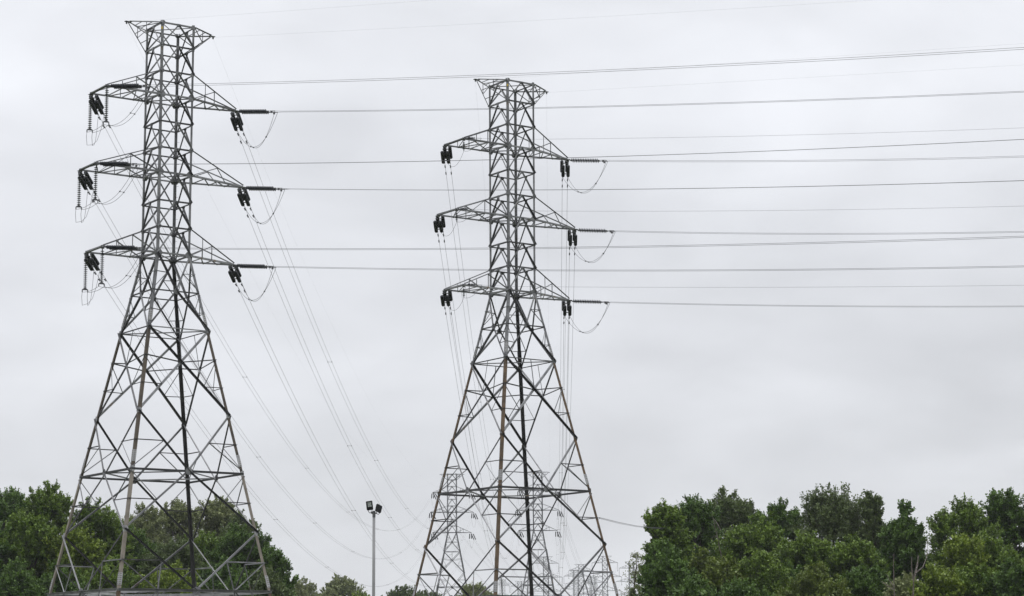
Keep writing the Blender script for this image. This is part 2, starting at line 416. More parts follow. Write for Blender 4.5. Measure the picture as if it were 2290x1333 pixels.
LT_LOC, LT_R = V((-25.735, 159.687, 0.0)), 0.6105
RT_LOC, RT_R = V((0.0561, 176.242, -0.085)), 0.6068
lt = make_tower('transmission_tower', LT_LOC, LT_R, False)
tag(lt, 'beige-footed steel lattice tower with grey and beige legs standing before a wood', 'transmission tower', 'lattice towers of the power line')
rt = make_tower('transmission_tower', RT_LOC, RT_R, True)
tag(rt, 'steel lattice tower with long rusty brown legs and one rear black leg', 'transmission tower', 'lattice towers of the power line')
mb = MB(); p = node('F', H[0] - .45); box(mb, p + V((-.0, -.03, 0)), .12, .02, .2, None, 0)
mb.build('number_tag', M_YELLOW, lt.children[0])
mb = MB(); box(mb, p + V((-.0, -.03, 0)), .12, .02, .2, None, 0)
mb.build('number_tag', M_YELLOW, rt.children[0])
FL_LOC, FR_LOC = V((-18.434, 658.9, 10.149)), V((7.377, 659.5, 10.654))
fl = copy_tree(lt); fl.location = FL_LOC; fl.rotation_euler = (0, 0, 0)
tag(fl, 'small far lattice tower standing behind the front tower, near its outer leg', 'transmission tower', 'lattice towers of the power line')
fl['label'] = 'small distant lattice tower framed between the outer and the front rusty legs'
fr = copy_tree(lt); fr.location = FR_LOC; fr.rotation_euler = (0, 0, 0)
fr['label'] = 'small distant lattice tower partly hidden behind the black rear leg of a near tower'
for t_ in (fl, fr):
    for ch in t_.children:
        for s_ in ch.material_slots:
            s_.link = 'OBJECT'; s_.material = M_FAR

# ------------------------------------------------------------------ line geometry
def tw(t, p):
    L_, r = ((LT_LOC, LT_R), (RT_LOC, RT_R), (FL_LOC, 0.0), (FR_LOC, 0.0))[t]
    return V((L_.x + p[0] * math.cos(r) - p[1] * math.sin(r), L_.y + p[0] * math.sin(r) + p[1] * math.cos(r), p[2] + L_.z))
ALV = {1: 3, 2: 6, 3: 9}
def tipN(t, a): return tw(t, (-ARM_U[ALV[a]], -1.35, H[ALV[a]] - .12))
def tipF(t, a): return tw(t, (-ARM_U[ALV[a]], 1.35, H[ALV[a]] - .18))
def tipR(t, a): return tw(t, (ARM_U[ALV[a]] - .05, 0, H[ALV[a]] - .12))
def tipP(t, s): return tw(t, (s * (PEAK_U + .2), 0, H[0] - .05))
AZ = {0: -0.3619, 1: -0.286}
# fitted slope and curvature of every span that leaves towards the side line
SIDE = {(0, 1, 'L'): (-0.08548, 0.00032), (0, 1, 'R'): (-0.09425, 0.00034), (0, 2, 'L'): (-0.09128, 0.0004), (0, 2, 'R'): (-0.09954, 0.00041),
        (0, 3, 'L'): (-0.08764, 0.00036), (0, 3, 'R'): (-0.09366, 0.00037), (1, 1, 'L'): (-0.0727, 0.00041), (1, 1, 'R'): (-0.08662, 0.0006),
        (1, 2, 'L'): (-0.0774, 0.00043), (1, 2, 'R'): (-0.0925, 0.0007), (1, 3, 'L'): (-0.06627, 0.00028), (1, 3, 'R'): (-0.08324, 0.0005),
        (0, 0, 'L'): (-0.05144, 0.00015), (0, 0, 'R'): (-0.06611, 0.00015), (1, 0, 'L'): (-0.01827, 0.00001), (1, 0, 'R'): (-0.02437, 0.00001)}
def side_pt(S, t, key, s):
    a, b = SIDE[key]; az = AZ[t]
    if s > 70: 
        z70 = a * 70 + b * 4900; sl = a + 2 * b * 70; bb = min(b, 0.00025); z = z70 + sl * (s - 70) + bb * (s - 70) ** 2
    else: z = a * s + b * s * s
    return S + V((s * math.cos(az), s * math.sin(az), z))

# insulator strings: one shared mesh per length
def disc_mesh(n, R=0.148, pitch=0.146, name='disc_string'):
    mb = MB(); prof = []
    for i in range(n):
        z = i * pitch
        prof += [(0.018, z), (0.035, z + .004), (0.04, z + .04), (R * .7, z + .056), (R, z + .078), (R, z + .088), (R * .8, z + .084), (0.03, z + .09), (0.018, z + pitch - .004)]
    lathe(mb, prof, 10)
    o = mb.build(name, M_INS); me = o.data; bpy.data.objects.remove(o)
    for p in me.polygons: p.use_smooth = True
    return me
STR16 = disc_mesh(16); STR5 = disc_mesh(5, 0.11, 0.125); STR16F = disc_mesh(16)
def put(me, name, parent, off, d):
    o = bpy.data.objects.new(name, me); COL.objects.link(o); o.parent = parent
    o.location = off; o.rotation_mode = 'QUATERNION'; o.rotation_quaternion = V(d).to_track_quat('Z', 'Y'); return o
def frame(d):
    d = V(d).normalized(); l = d.cross(V((0, 0, 1))).normalized(); v = l.cross(d); return d, l, v

def strain(S, d, quad, label, group, lead=0.55, me=None, n=16, pitch=.146, lean=0.0):
    """Strain assembly at arm tip S pulling along d; returns the two conductor start points."""
    me = me or STR16; L_ = n * pitch
    root = empty('insulator_assembly', S); tag(root, label, 'insulator', group)
    d, l, v = frame(d)
    mb = MB()
    tube(mb, [V((0, 0, .08)), d * (lead - .12)], 0.028, 5)
    ys = lead - .1
    sp = 0.215
    box(mb, d * ys, 0.08, 2 * sp + .14, 0.05, (d, l, v)); 
    if quad:
        for k in (-1, 1): box(mb, d * (ys + .02) + l * (k * sp), 0.05, 0.05, 2 * sp + .1, (d, l, v))
    mb.build('yoke_plate', M_HARD, root); mb = MB()
    box(mb, d * (lead + L_ + .05), 0.09, 2 * sp + .14, 0.05, (d, l, v))
    if quad:
        for k in (-1, 1): box(mb, d * (lead + L_ + .06) + l * (k * sp), 0.05, 0.05, 2 * sp + .1, (d, l, v))
    mb.build('yoke_plate', M_HARD, root)
    ends = []
    for k in (-1, 1):
        for j in ((-1, 1) if quad else (0,)):
            put(me, 'disc_string', root, d * lead + l * (k * sp + j * lean) + v * (j * sp), d)
        c = MB(); p0 = d * (lead + L_ + .1) + l * (k * sp); p1 = d * (lead + L_ + .75) + l * (k * .225)
        tube(c, [p0, lerp(p0, p1, .35), lerp(p0, p1, .36), p1], [0.02, 0.02, 0.034, 0.03], 6)
        box(c, lerp(p0, p1, .55) - v * .09, 0.16, 0.03, 0.14, (d, l, v))
        c.build('clamp', M_HARD, root)
        ends.append(S + p1)
    return ends

def span_line(name, runs, r, label, cat, group, mat=M_WIRE, spacers=(), dampers=()):
    """runs: list of point lists (world); all parts hang from an Empty at the first point."""
    o = V(runs[0][0])
    if len(runs) == 1 and not spacers:
        mb = MB(); tube(mb, [V(p) - o for p in runs[0]], r, 5); return tag(mb.build(name, mat, None, o), label, cat, group)
    root = empty(name, o); tag(root, label, cat, group)
    for pts in runs:
        mb = MB(); tube(mb, [V(p) - o for p in pts], r, 5); mb.build('conductor' if len(runs) > 1 else 'cable', mat, root)
    for (p, q) in spacers:
        mb = MB(); p, q = V(p) - o, V(q) - o; tube(mb, [p, q], 0.016, 5)
        for e in (p, q): box(mb, e, .09, .09, .08)
        mb.build('spacer', M_HARD, root)
    for p in dampers:
        mb = MB(); p = V(p) - o
        box(mb, p + V((0, 0, -.05)), .05, .05, .14); tube(mb, [p + V((-.0, -.22, -.11)), p + V((0, .22, -.11))], .014, 5)
        for k in (-1, 1): box(mb, p + V((0, .22 * k, -.12)), .09, .16, .1)
        mb.build('damper', M_HARD, root)
    return root

TWIST = {(0, 2, 'L'): .052, (0, 2, 'R'): .045, (0, 1, 'R'): .02}      # the two wires of a bundle are not always level
AN = {1: 'top', 2: 'middle', 3: 'bottom'}
TN = {0: 'beige tower', 1: 'rusty tower'}
FN = {0: (2, 'framed between rusty legs'), 1: (3, 'behind the black leg')}
FAR_D = {}
SAG = {1: 20.45, 2: 20.4, 3: 19.8}
def far_pt(S, E, sag, t): p = lerp(S, E, t); return p - V((0, 0, 4 * sag * t * (1 - t)))
ends_side, ends_far = {}, {}
for t in (0, 1):
    ft = FN[t][0]
    for a in (1, 2, 3):
        for s in 'LR':
            arm = f"{AN[a]} {'square-ended' if s == 'L' else 'pointed'} arm"
            key = (t, a, s)
            # ---- span running off to the side
            S = tipN(t, a) if s == 'L' else tipR(t, a)
            d = (side_pt(S, t, key, 3.5) - S)
            single = (t == 1 and s == 'L')
            if single:
                root = empty('insulator_assembly', S); tag(root, f'short five-disc insulator lying along the {arm} of the {TN[t]}', 'insulator', 'short insulators on the square-ended arms')
                dd, l, v = frame(d); mb = MB(); tube(mb, [V((0, 0, .1)), dd * .3 + V((0, 0, .12))], .02, 5)
                p1 = dd * 1.5 + V((0, 0, .1)); tube(mb, [dd * .92 + V((0, 0, .12)), p1], .018, 5); mb.build('clamp', M_HARD, root)
                put(STR5, 'disc_string', root, dd * .3 + V((0, 0, .12)), dd)
                ends_side[key] = [S + p1]; off0 = V((0, 0, .1))
                pts = [S + p1] + [side_pt(S, t, key, x) for x in np.arange(4, 250, 4.0)]
                span_line('power_line', [pts], 0.0085, f'thin pale single wire running off from the {arm} of the {TN[t]}', 'power line', 'overhead wires')
            else:
                e = strain(S, d, False, f'sideways dark insulator string lying level at the {arm} of the {TN[t]}', 'level insulator strings', lead=0.45)
                ends_side[key] = e
                _, l, _ = frame(d); xs = np.arange(4, 250, 3.0)
                runs = []
                for k, st in zip((-1, 1), e):
                    runs.append([st] + [side_pt(S, t, key, x) + l * (k * .225) - V((0, 0, k * TWIST.get(key, .0))) for x in xs])
                spc = [(side_pt(S, t, key, x) + l * .225, side_pt(S, t, key, x) - l * .225) for x in ((66.6, 130, 200) if a == 1 else (95, 150, 215))]
                span_line('power_line', runs, 0.018 if key in ((0, 2, 'L'), (0, 2, 'R')) else 0.0125, f'twin dark wires running off sideways from the {arm} of the {TN[t]}', 'power line', 'overhead wires', spacers=spc)
            # ---- span running away to the small tower
            S = tipF(t, a) if s == 'L' else tipR(t, a) + V((-.12, 0, -.06)).xyz
            E = (tipN(ft, a) if s == 'L' else tipR(ft, a)) + V((0, 0, -.1))
            d = far_pt(S, E, SAG[a], 0.008) - S
            e = strain(S, d, True, f'bundle of four dark insulators pulling away at the {arm} of the {TN[t]}', 'four-string insulators', lead=0.6, lean=(.1 if s == 'L' else -.05) if t == 1 else 0.0)
            ends_far[key] = e
            de = far_pt(S, E, SAG[a], 0.992) - E
            FAR_D[(t, a, s)] = (E, de)
            _, l, _ = frame(d)
            runs = []; ts = np.linspace(0.008, 0.994, 150)
            for k, st in zip((-1, 1), e): runs.append([st] + [far_pt(S, E, SAG[a], x) + l * (k * .225) for x in ts])
            off = {1: .0, 2: .035, 3: .06}[a] + (.02 if s == 'L' else 0) + .013 * t
            spc = [(far_pt(S, E, SAG[a], x) + l * .225, far_pt(S, E, SAG[a], x) - l * .225) for x in (.15 + off, .28 + off, .41 + off, .54 + off, .67 + off, .8 + off)]
            dmp = [lerp(st, far_pt(S, E, SAG[a], .012) + l * (k * .225), x) for k, st in zip((-1, 1), e) for x in (.2, .9)]
            span_line('power_line', runs, 0.0125, f'twin sagging wires from the {arm} of the {TN[t]} to the far tower', 'power line', 'overhead wires', spacers=spc, dampers=dmp)

# vertical jumper strings and jumper loops
def hang(S, n, me, pitch, label, group, two=True):
    root = empty('insulator_assembly', S); tag(root, label, 'insulator', group)
    mb = MB(); tube(mb, [V((0, 0, .05)), V((0, 0, -.2))], .02, 5); mb.build('hook', M_HARD, root)
    put(me, 'disc_string', root, V((0, 0, -.2)), V((0, 0, -1)))
    b = -.2 - n * pitch
    mb = MB()
    l = V((math.cos(LT_R + 1.57), math.sin(LT_R + 1.57), 0)) if two else V((1, 0, 0))
    if two:
        l = V((0.9, 0.35, 0)).normalized(); n_ = V((-l.y, l.x, 0))
        prism(mb, V((0, 0, b)) - n_ * .02, V((0, 0, b)) + n_ * .02, [(-.04, .02), (.04, .02), (.22, -.12), (.22, -.17), (-.22, -.17), (-.22, -.12)][::-1], l, V((0, 0, 1)))
        for k in (-1, 1): box(mb, V((0, 0, b - .24)) + l * (k * .2), .06, .09, .18)
    else: box(mb, V((0, 0, b - .05)), .06, .06, .16)
    mb.build('clamp', M_HARD, root)
    B_ = S + V((0, 0, b - (.32 if two else .12)))
    return [B_ - l * .2, B_ + l * .2] if two else [B_]
def sagrun(a, b, sag, n=18): return [lerp(a, b, i / n) - V((0, 0, 4 * sag * (i / n) * (1 - i / n))) for i in range(n + 1)]
for t in (0, 1):
    for a in (1, 2, 3):
        # pointed arm: one loop from the level string round to the far string
        es, ef = ends_side[(t, a, 'R')], ends_far[(t, a, 'R')]
        runs = [sagrun(es[k], ef[k], 1.95 + .12 * k, 26) for k in (0, 1)]
        spc = [(runs[0][7], runs[1][7]), (runs[0][17], runs[1][17])]
        span_line('jumper_cable', runs, 0.0145, f'slack wire loop hanging under the {AN[a]} pointed arm of the {TN[t]}', 'jumper cable', 'slack jumper loops', spacers=spc)
        es, ef = ends_side[(t, a, 'L')], ends_far[(t, a, 'L')]
        if t == 0:
            b1 = hang(tipN(t, a), 16, STR16, .146, f'hanging insulator string at the near corner of the {AN[a]} square-ended arm, {TN[t]}', 'hanging insulator strings')
            b2 = hang(tipF(t, a) + V((-.05, -.12, 0)), 16, STR16, .146, f'hanging insulator string at the outer tip of the {AN[a]} square-ended arm, {TN[t]}', 'hanging insulator strings')
            runs = []
            for k in (0, 1):
                r = sagrun(es[k], b1[1 - k], 1.05, 16) + sagrun(b1[1 - k], b2[1 - k], .12, 8)[1:]
                p0, p1 = b2[1 - k], ef[k]
                r += [p0 + V((-.03, 0, -.35)), p0 + V((0.0, .15, -.95)), lerp(p0, p1, .35) + V((0, 0, -1.45)), lerp(p0, p1, .6) + V((0, 0, -1.5)), lerp(p0, p1, .82) + V((0, 0, -.95)), p1]
                runs.append(r)
            span_line('jumper_cable', runs, 0.015, f'slack looping wires under the {AN[a]} square-ended arm of the {TN[t]}', 'jumper cable', 'slack jumper loops', spacers=[(runs[0][6], runs[1][6])])
        else:
            b1 = hang(tipN(t, a), 5, STR5, .125, f'short hanging insulator under the {AN[a]} square-ended arm of the {TN[t]}', 'short insulators on the square-ended arms', two=False)
            r = sagrun(es[0], b1[0], .35, 10) + sagrun(b1[0], lerp(ef[0], ef[1], .5), .7, 14)[1:]
            span_line('jumper_cable', [r], 0.012, f'thin slack wire under the {AN[a]} square-ended arm of the {TN[t]}', 'jumper cable', 'slack jumper loops')

# earth wires on the peaks
for t in (0, 1):
    for s, sg, nm in (('L', -1, 'outer'), ('R', 1, 'inner')):
        S = tipP(t, sg); key = (t, 0, s)
        span_line('earth_wire', [[side_pt(S, t, key, x) for x in np.arange(0, 250, 5.0)]], 0.0032, f'hair-thin earth wire running off sideways from the {nm} peak of the {TN[t]}', 'earth wire', 'earth wires', mat=M_EARTH)
        E = tipP(FN[t][0], sg)
        span_line('earth_wire', [[far_pt(S + V((0, 0, -.1)), E, 15.5, x) for x in np.linspace(0, 1, 120)]], 0.0032, f'hair-thin earth wire sagging away from the {nm} peak of the {TN[t]}', 'earth wire', 'earth wires', mat=M_EARTH)
        
# strings on the two small far towers
for (t, a, s), (E, de) in FAR_D.items():
    for q, dd in (('near', de), ('off', V((de.x * .3 + abs(de.length) * .33, -de.y, de.z)))):
        root = empty('insulator_assembly', E)
        tag(root, f"{'near' if q == 'near' else 'far'} tiny insulators, {AN[a]} {'outer' if s == 'L' else 'inner'} arm, small tower {FN[t][1]}", 'insulator', 'insulators of the small far towers')
        dd, l, v = frame(dd)
        # far strings hang steeper
        dd = (dd + V((0, 0, -.5))).normalized()
        for k in (-1, 1):
            for j in (0, 1): put(STR16F, 'disc_string', root, dd * (.4 + .3 * j) + l * (.3 * k + (.35 if q == 'off' else 0)), dd)
    E2 = E + V((.4, 0, 0))
    span_line('jumper_cable', [sagrun(E + V((-.4, -1.5, -1.8)), E + V((.9, 1.5, -1.8)), 2.6, 12)], .016, f"hairline loop under {AN[a]} {'outer' if s == 'L' else 'inner'} arm, small tower {FN[t][1]}", 'jumper cable', 'slack jumper loops')

# ------------------------------------------------------------------ distant towers of another line
def make_far_tower():
    root = empty('lattice_pylon'); Ht = 55.0
    mb = MB(); hw = lambda z: 1.45 if z > 24 else 1.45 + (24 - z) * .16
    zs = [55, 52.5, 50, 47.5, 45, 42.5, 40, 37.5, 35, 32.5, 30, 27.5, 24, 19.5, 14, 7.5, 0]
    def bx(p, q, s): 
        p, q = V(p), V(q); t = (q - p).normalized(); a = t.orthogonal().normalized(); b = t.cross(a)
        prism(mb, p, q, [(-s, -s), (s, -s), (s, s), (-s, s)], a, b, 0, rnd.random())
    cs = [(-1, -1), (1, -1), (1, 1), (-1, 1)]
    for c in cs:
        lg = MB(); sv = mb; mb = lg
        for z0, z1 in ((55, 24), (24, 0)):
            bx((c[0] * hw(z0), c[1] * hw(z0), z0), (c[0] * hw(z1), c[1] * hw(z1), z1), .11)
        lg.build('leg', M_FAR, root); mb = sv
    for i in range(len(zs) - 1):
        z0, z1 = zs[i], zs[i + 1]
        for k in range(4):
            a, b = cs[k], cs[(k + 1) % 4]
            pa = lambda c, z: (c[0] * hw(z), c[1] * hw(z), z)
            bx(pa(a, z0), pa(b, z1), .05); bx(pa(b, z0), pa(a, z1), .05); bx(pa(a, z0), pa(b, z0), .05)
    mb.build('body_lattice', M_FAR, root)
    for z, u in ((51.3, 7.4), (43.3, 9.6), (35.3, 9.2)):
        for sg in (-1, 1):
            mb = MB(); tip = (sg * u, 0, z)
            for v in (-1.45, 1.45):
                bx((sg * 1.45, v, z), tip, .07); bx((sg * 1.45, v, z + 2.4), tip, .05)
                for t in (.35, .65):
                    a0 = lerp(V((sg * 1.45, v, z)), V(tip), t); a1 = lerp(V((sg * 1.45, v, z + 2.4)), V(tip), t)
                    bx(a0, a1, .035)
                bx(V((sg * 1.45, v, z)), lerp(V((sg * 1.45, v, z + 2.4)), V(tip), .35), .035); bx(lerp(V((sg * 1.45, v, z)), V(tip), .35), lerp(V((sg * 1.45, v, z + 2.4)), V(tip), .65), .035)
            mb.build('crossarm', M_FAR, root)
            mb = MB(); tube(mb, [V(tip), V(tip) + V((0, 0, -4.6))], .09, 5); 
            bx(V(tip) + V((-.3, 0, -4.7)), V(tip) + V((.3, 0, -4.7)), .07)
            mb.build('hanging_insulator', M_HARD, root)
            mb = MB(); tube(mb, [V(tip) + V((0, 0, -4.7))] + [V((sg * (u - 6.0 * x), 0, z - 4.7 - 1.6 * math.sin(x * 3.14))) for x in (.2, .4, .6, .8, .95)], .02, 4)
            mb.build('jumper_loop', M_WIRE, root)
    for sg in (-1, 1):
        mb = MB()
        for v in (-1.45, 1.45): bx((sg * 1.45, v, 55), (sg * 4.0, 0, 55.2), .05); bx((sg * 1.45, v, 53), (sg * 4.0, 0, 55.2), .04)
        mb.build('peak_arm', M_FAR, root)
    return root
M_FAR, M_FARKEEP = M_HAZED, M_FAR
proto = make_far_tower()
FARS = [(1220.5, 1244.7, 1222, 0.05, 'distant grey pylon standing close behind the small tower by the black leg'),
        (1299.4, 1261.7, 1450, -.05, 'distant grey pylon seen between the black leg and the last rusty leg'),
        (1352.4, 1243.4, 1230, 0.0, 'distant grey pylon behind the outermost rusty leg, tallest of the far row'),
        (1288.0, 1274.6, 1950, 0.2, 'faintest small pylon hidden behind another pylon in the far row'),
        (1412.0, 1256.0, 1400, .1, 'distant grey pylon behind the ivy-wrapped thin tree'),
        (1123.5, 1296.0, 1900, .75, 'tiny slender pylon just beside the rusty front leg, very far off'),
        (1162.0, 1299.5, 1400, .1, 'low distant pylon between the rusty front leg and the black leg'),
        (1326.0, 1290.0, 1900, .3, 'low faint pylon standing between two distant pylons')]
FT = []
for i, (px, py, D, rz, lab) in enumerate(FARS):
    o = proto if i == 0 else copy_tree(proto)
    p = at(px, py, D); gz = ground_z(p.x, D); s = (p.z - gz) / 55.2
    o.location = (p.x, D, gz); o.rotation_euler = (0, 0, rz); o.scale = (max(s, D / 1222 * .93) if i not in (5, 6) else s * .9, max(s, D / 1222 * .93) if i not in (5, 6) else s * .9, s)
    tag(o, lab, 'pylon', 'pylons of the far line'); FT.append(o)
# wires from the small towers onwards to the far line
def ft_tip(i, lv, sg):
    o = FT[i]; z, u = ((51.3, 7.4), (43.3, 9.6), (35.3, 9.2))[lv]
    return V((o.location.x + sg * u * o.scale[0] * math.cos(o.rotation_euler[2]), o.location.y, o.location.z + z * o.scale[2]))
for t, tgt in ((2, 1), (3, 2)):
    for a in (1, 2, 3):
        for sg, s in ((-1, 'L'), (1, 'R')):
            S = (tipF(t, a) if s == 'L' else tipR(t, a)) + V((.8, 1.6, -1.6)); E = ft_tip(tgt, a - 1, sg)
            span_line('power_line', [[far_pt(S, E, 21, x) + V((k, 0, 0)) for x in np.linspace(0, 1, 70)] for k in (-.22, .22)], .017,
                      f"hairline wires leaving the {AN[a]} {'outer' if s == 'L' else 'inner'} arm, small tower {FN[t - 2][1]}", 'power line', 'overhead wires')
for i, j in ((1, 0), (2, 1), (4, 2)):
    pass

# ------------------------------------------------------------------ cable tied to the rusty tower
S = tw(1, node('R', lerp(H[13], H[14], .5)) + V((.05, -.03, 0)))
E = at(1488, 1181, 226.0)
o = empty('guy_cable', S); tag(o, 'short thick cable running from the rusty outer leg into the trees', 'cable')
mb = MB(); d = (E - S); dn = d.normalized()
tube(mb, [V((0, 0, 0)), dn * .35], .014, 5); tube(mb, [dn * .35, dn * .4, dn * .62, dn * .68], [.02, .05, .05, .02], 6); mb.build('dead_end', M_HARD, o)
mb = MB(); tube(mb, [dn * .62 + V((0, 0, .035)), d * .25 + V((0, 0, -.12)), d * .5 + V((0, 0, -.2)), d * .75 + V((0, 0, -.15)), d], .02, 5)
tube(mb, [dn * .62 + V((0, 0, -.035)), d * .25 + V((0, 0, -.21)), d * .5 + V((0, 0, -.28)), d * .75 + V((0, 0, -.22)), d + V((0, 0, -.08))], .016, 5); mb.build('cable', M_WIRE, o)
mb = MB(); pts = [dn * .4, dn * .2 + V((-.1, 0, -.25)), V((-.12, -.05, -.7)), V((0.02, -.04, -1.6)), V((.22, -.04, -2.6)), V((.42, -.04, -3.4))]
tube(mb, pts, .009, 4); mb.build('tail_wire', M_WIRE, o)

# ------------------------------------------------------------------ floodlight pole
D = 96.0
top = at(836.3, 1149, D); base = V((top.x, D, 0)); hp = top.z
o = empty('floodlight_pole', base); tag(o, 'slim grey pole carrying two black floodlights between the towers', 'light pole')
mb = MB(); N_ = 20
tube(mb, [(0, 0, 0), (0, 0, .3), (0, 0, hp * .5), (0, 0, hp - .02)], [.085, .078, .07, .062], 16); 
pole = mb.build('pole', M_POLE, o)
for p in pole.data.polygons: p.use_smooth = len(p.vertices) == 4
mb = MB(); tube(mb, [(0, 0, hp - .16), (0, 0, hp + .1), (0, 0, hp + .13)], [.07, .068, .045], 12)
box(mb, (-.085, 0, hp + .03), .1, .06, .05); box(mb, (.085, 0, hp + .02), .1, .06, .05)
prism(mb, V((-.02, -.03, hp + .08)), V((-.02, .03, hp + .08)), [(0, 0), (-.12, .02), (-.12, -.02), (0, -.16)], V((1, 0, 0)), V((0, 0, 1)))
mb.build('bracket', M_HARD, o)
def flood(cx, cz, yaw, tilt, roll, w, h, front):
    R = Matrix.Rotation(yaw, 3, 'Z') @ Matrix.Rotation(roll, 3, 'Y') @ Matrix.Rotation(tilt, 3, 'X')
    ax = (R @ V((1, 0, 0)), R @ V((0, 1, 0)), R @ V((0, 0, 1)))        # ax[1] points out of the back
    c = V((cx, 0, cz)); mb = MB()
    prof = [(-w / 2 + .02, -h / 2), (w / 2 - .02, -h / 2), (w / 2, -h / 2 + .02), (w / 2, h / 2 - .02), (w / 2 - .02, h / 2), (-w / 2 + .02, h / 2), (-w / 2, h / 2 - .02), (-w / 2, -h / 2 + .02)]
    prism(mb, c - ax[1] * .035, c + ax[1] * .035, prof, ax[0], ax[2])
    for k in range(7): box(mb, c + ax[1] * .042 + ax[0] * ((k - 3) * w / 8), .008, .02, h * .5, ax)
    f = mb.build('floodlight', M_BLACK, o)
    mb = MB(); box(mb, c - ax[1] * .037 + ax[2] * h * .12, w * .58, .008, h * .50, ax); mb.build('lens', M_LENS, f)
    mb = MB(); y = -h / 2
    tube(mb, [c + ax[0] * (w * .28) + ax[2] * (y + .03), c + ax[0] * (w * .28) + ax[2] * (y - .06), c + ax[0] * (w * .14) + ax[2] * (y - .12), c - ax[0] * (w * .14) + ax[2] * (y - .12), c - ax[0] * (w * .28) + ax[2] * (y - .06), c - ax[0] * (w * .28) + ax[2] * (y + .03)], .013, 6)
    mb.build('bracket', M_BLACK, f)
k = D / FPX
flood(-.195, hp + .36, math.radians(14), math.radians(8), math.radians(-9), .28, .40, True)
flood(.205, hp + .23, math.radians(-150), math.radians(22), math.radians(-24), .28, .36, False)

# ------------------------------------------------------------------ ground
mb = MB()
xs = [-3000, -1500, -700, -350, -200, -120, -60, -20, 20, 60, 120, 200, 350, 700, 1500, 3000]
ys = [-600, -200, -50, 0, 50, 100, 150, 200, 240, 280, 320, 380, 440, 500, 560, 640, 800, 1200, 2000, 3000]
vs = [(x, y, ground_z(x, y) - .02) for y in ys for x in xs]; nx = len(xs)
mb.add(vs, [(j * nx + i, j * nx + i + 1, (j + 1) * nx + i + 1, (j + 1) * nx + i) for j in range(len(ys) - 1) for i in range(nx - 1)])
tag(mb.build('ground', M_GROUND), kind='structure')

# ------------------------------------------------------------------ trees
NP = np.random.default_rng(11)
def unit(a): return a / np.maximum(np.linalg.norm(a, axis=1, keepdims=True), 1e-6)

def leaves_mesh(name, C, axis, nrm, ln, wd, tone, mat):
    """One folded four-point leaf per row."""
    n = len(C); side = unit(np.cross(axis, nrm)); nrm = unit(np.cross(side, axis))
    v = np.empty((n, 4, 3), np.float32)
    v[:, 0] = C - axis * ln[:, None] * .5
    m = C + axis * ln[:, None] * -.05 + nrm * (wd * .22)[:, None]
    v[:, 1] = m + side * wd[:, None] * .5
    v[:, 2] = C + axis * ln[:, None] * .5 - nrm * (ln * .12)[:, None]
    v[:, 3] = m - side * wd[:, None] * .5
    me = bpy.data.meshes.new(name)
    me.vertices.add(4 * n); me.vertices.foreach_set('co', v.ravel())
    me.loops.add(4 * n); me.loops.foreach_set('vertex_index', np.arange(4 * n, dtype=np.int32))
    me.polygons.add(n); me.polygons.foreach_set('loop_start', np.arange(0, 4 * n, 4, dtype=np.int32))
    me.update(calc_edges=True)
    a = me.attributes.new('tone', 'FLOAT', 'FACE'); a.data.foreach_set('value', np.clip(tone, 0, 1).astype(np.float32))
    me.materials.append(mat); me.validate()
    return me

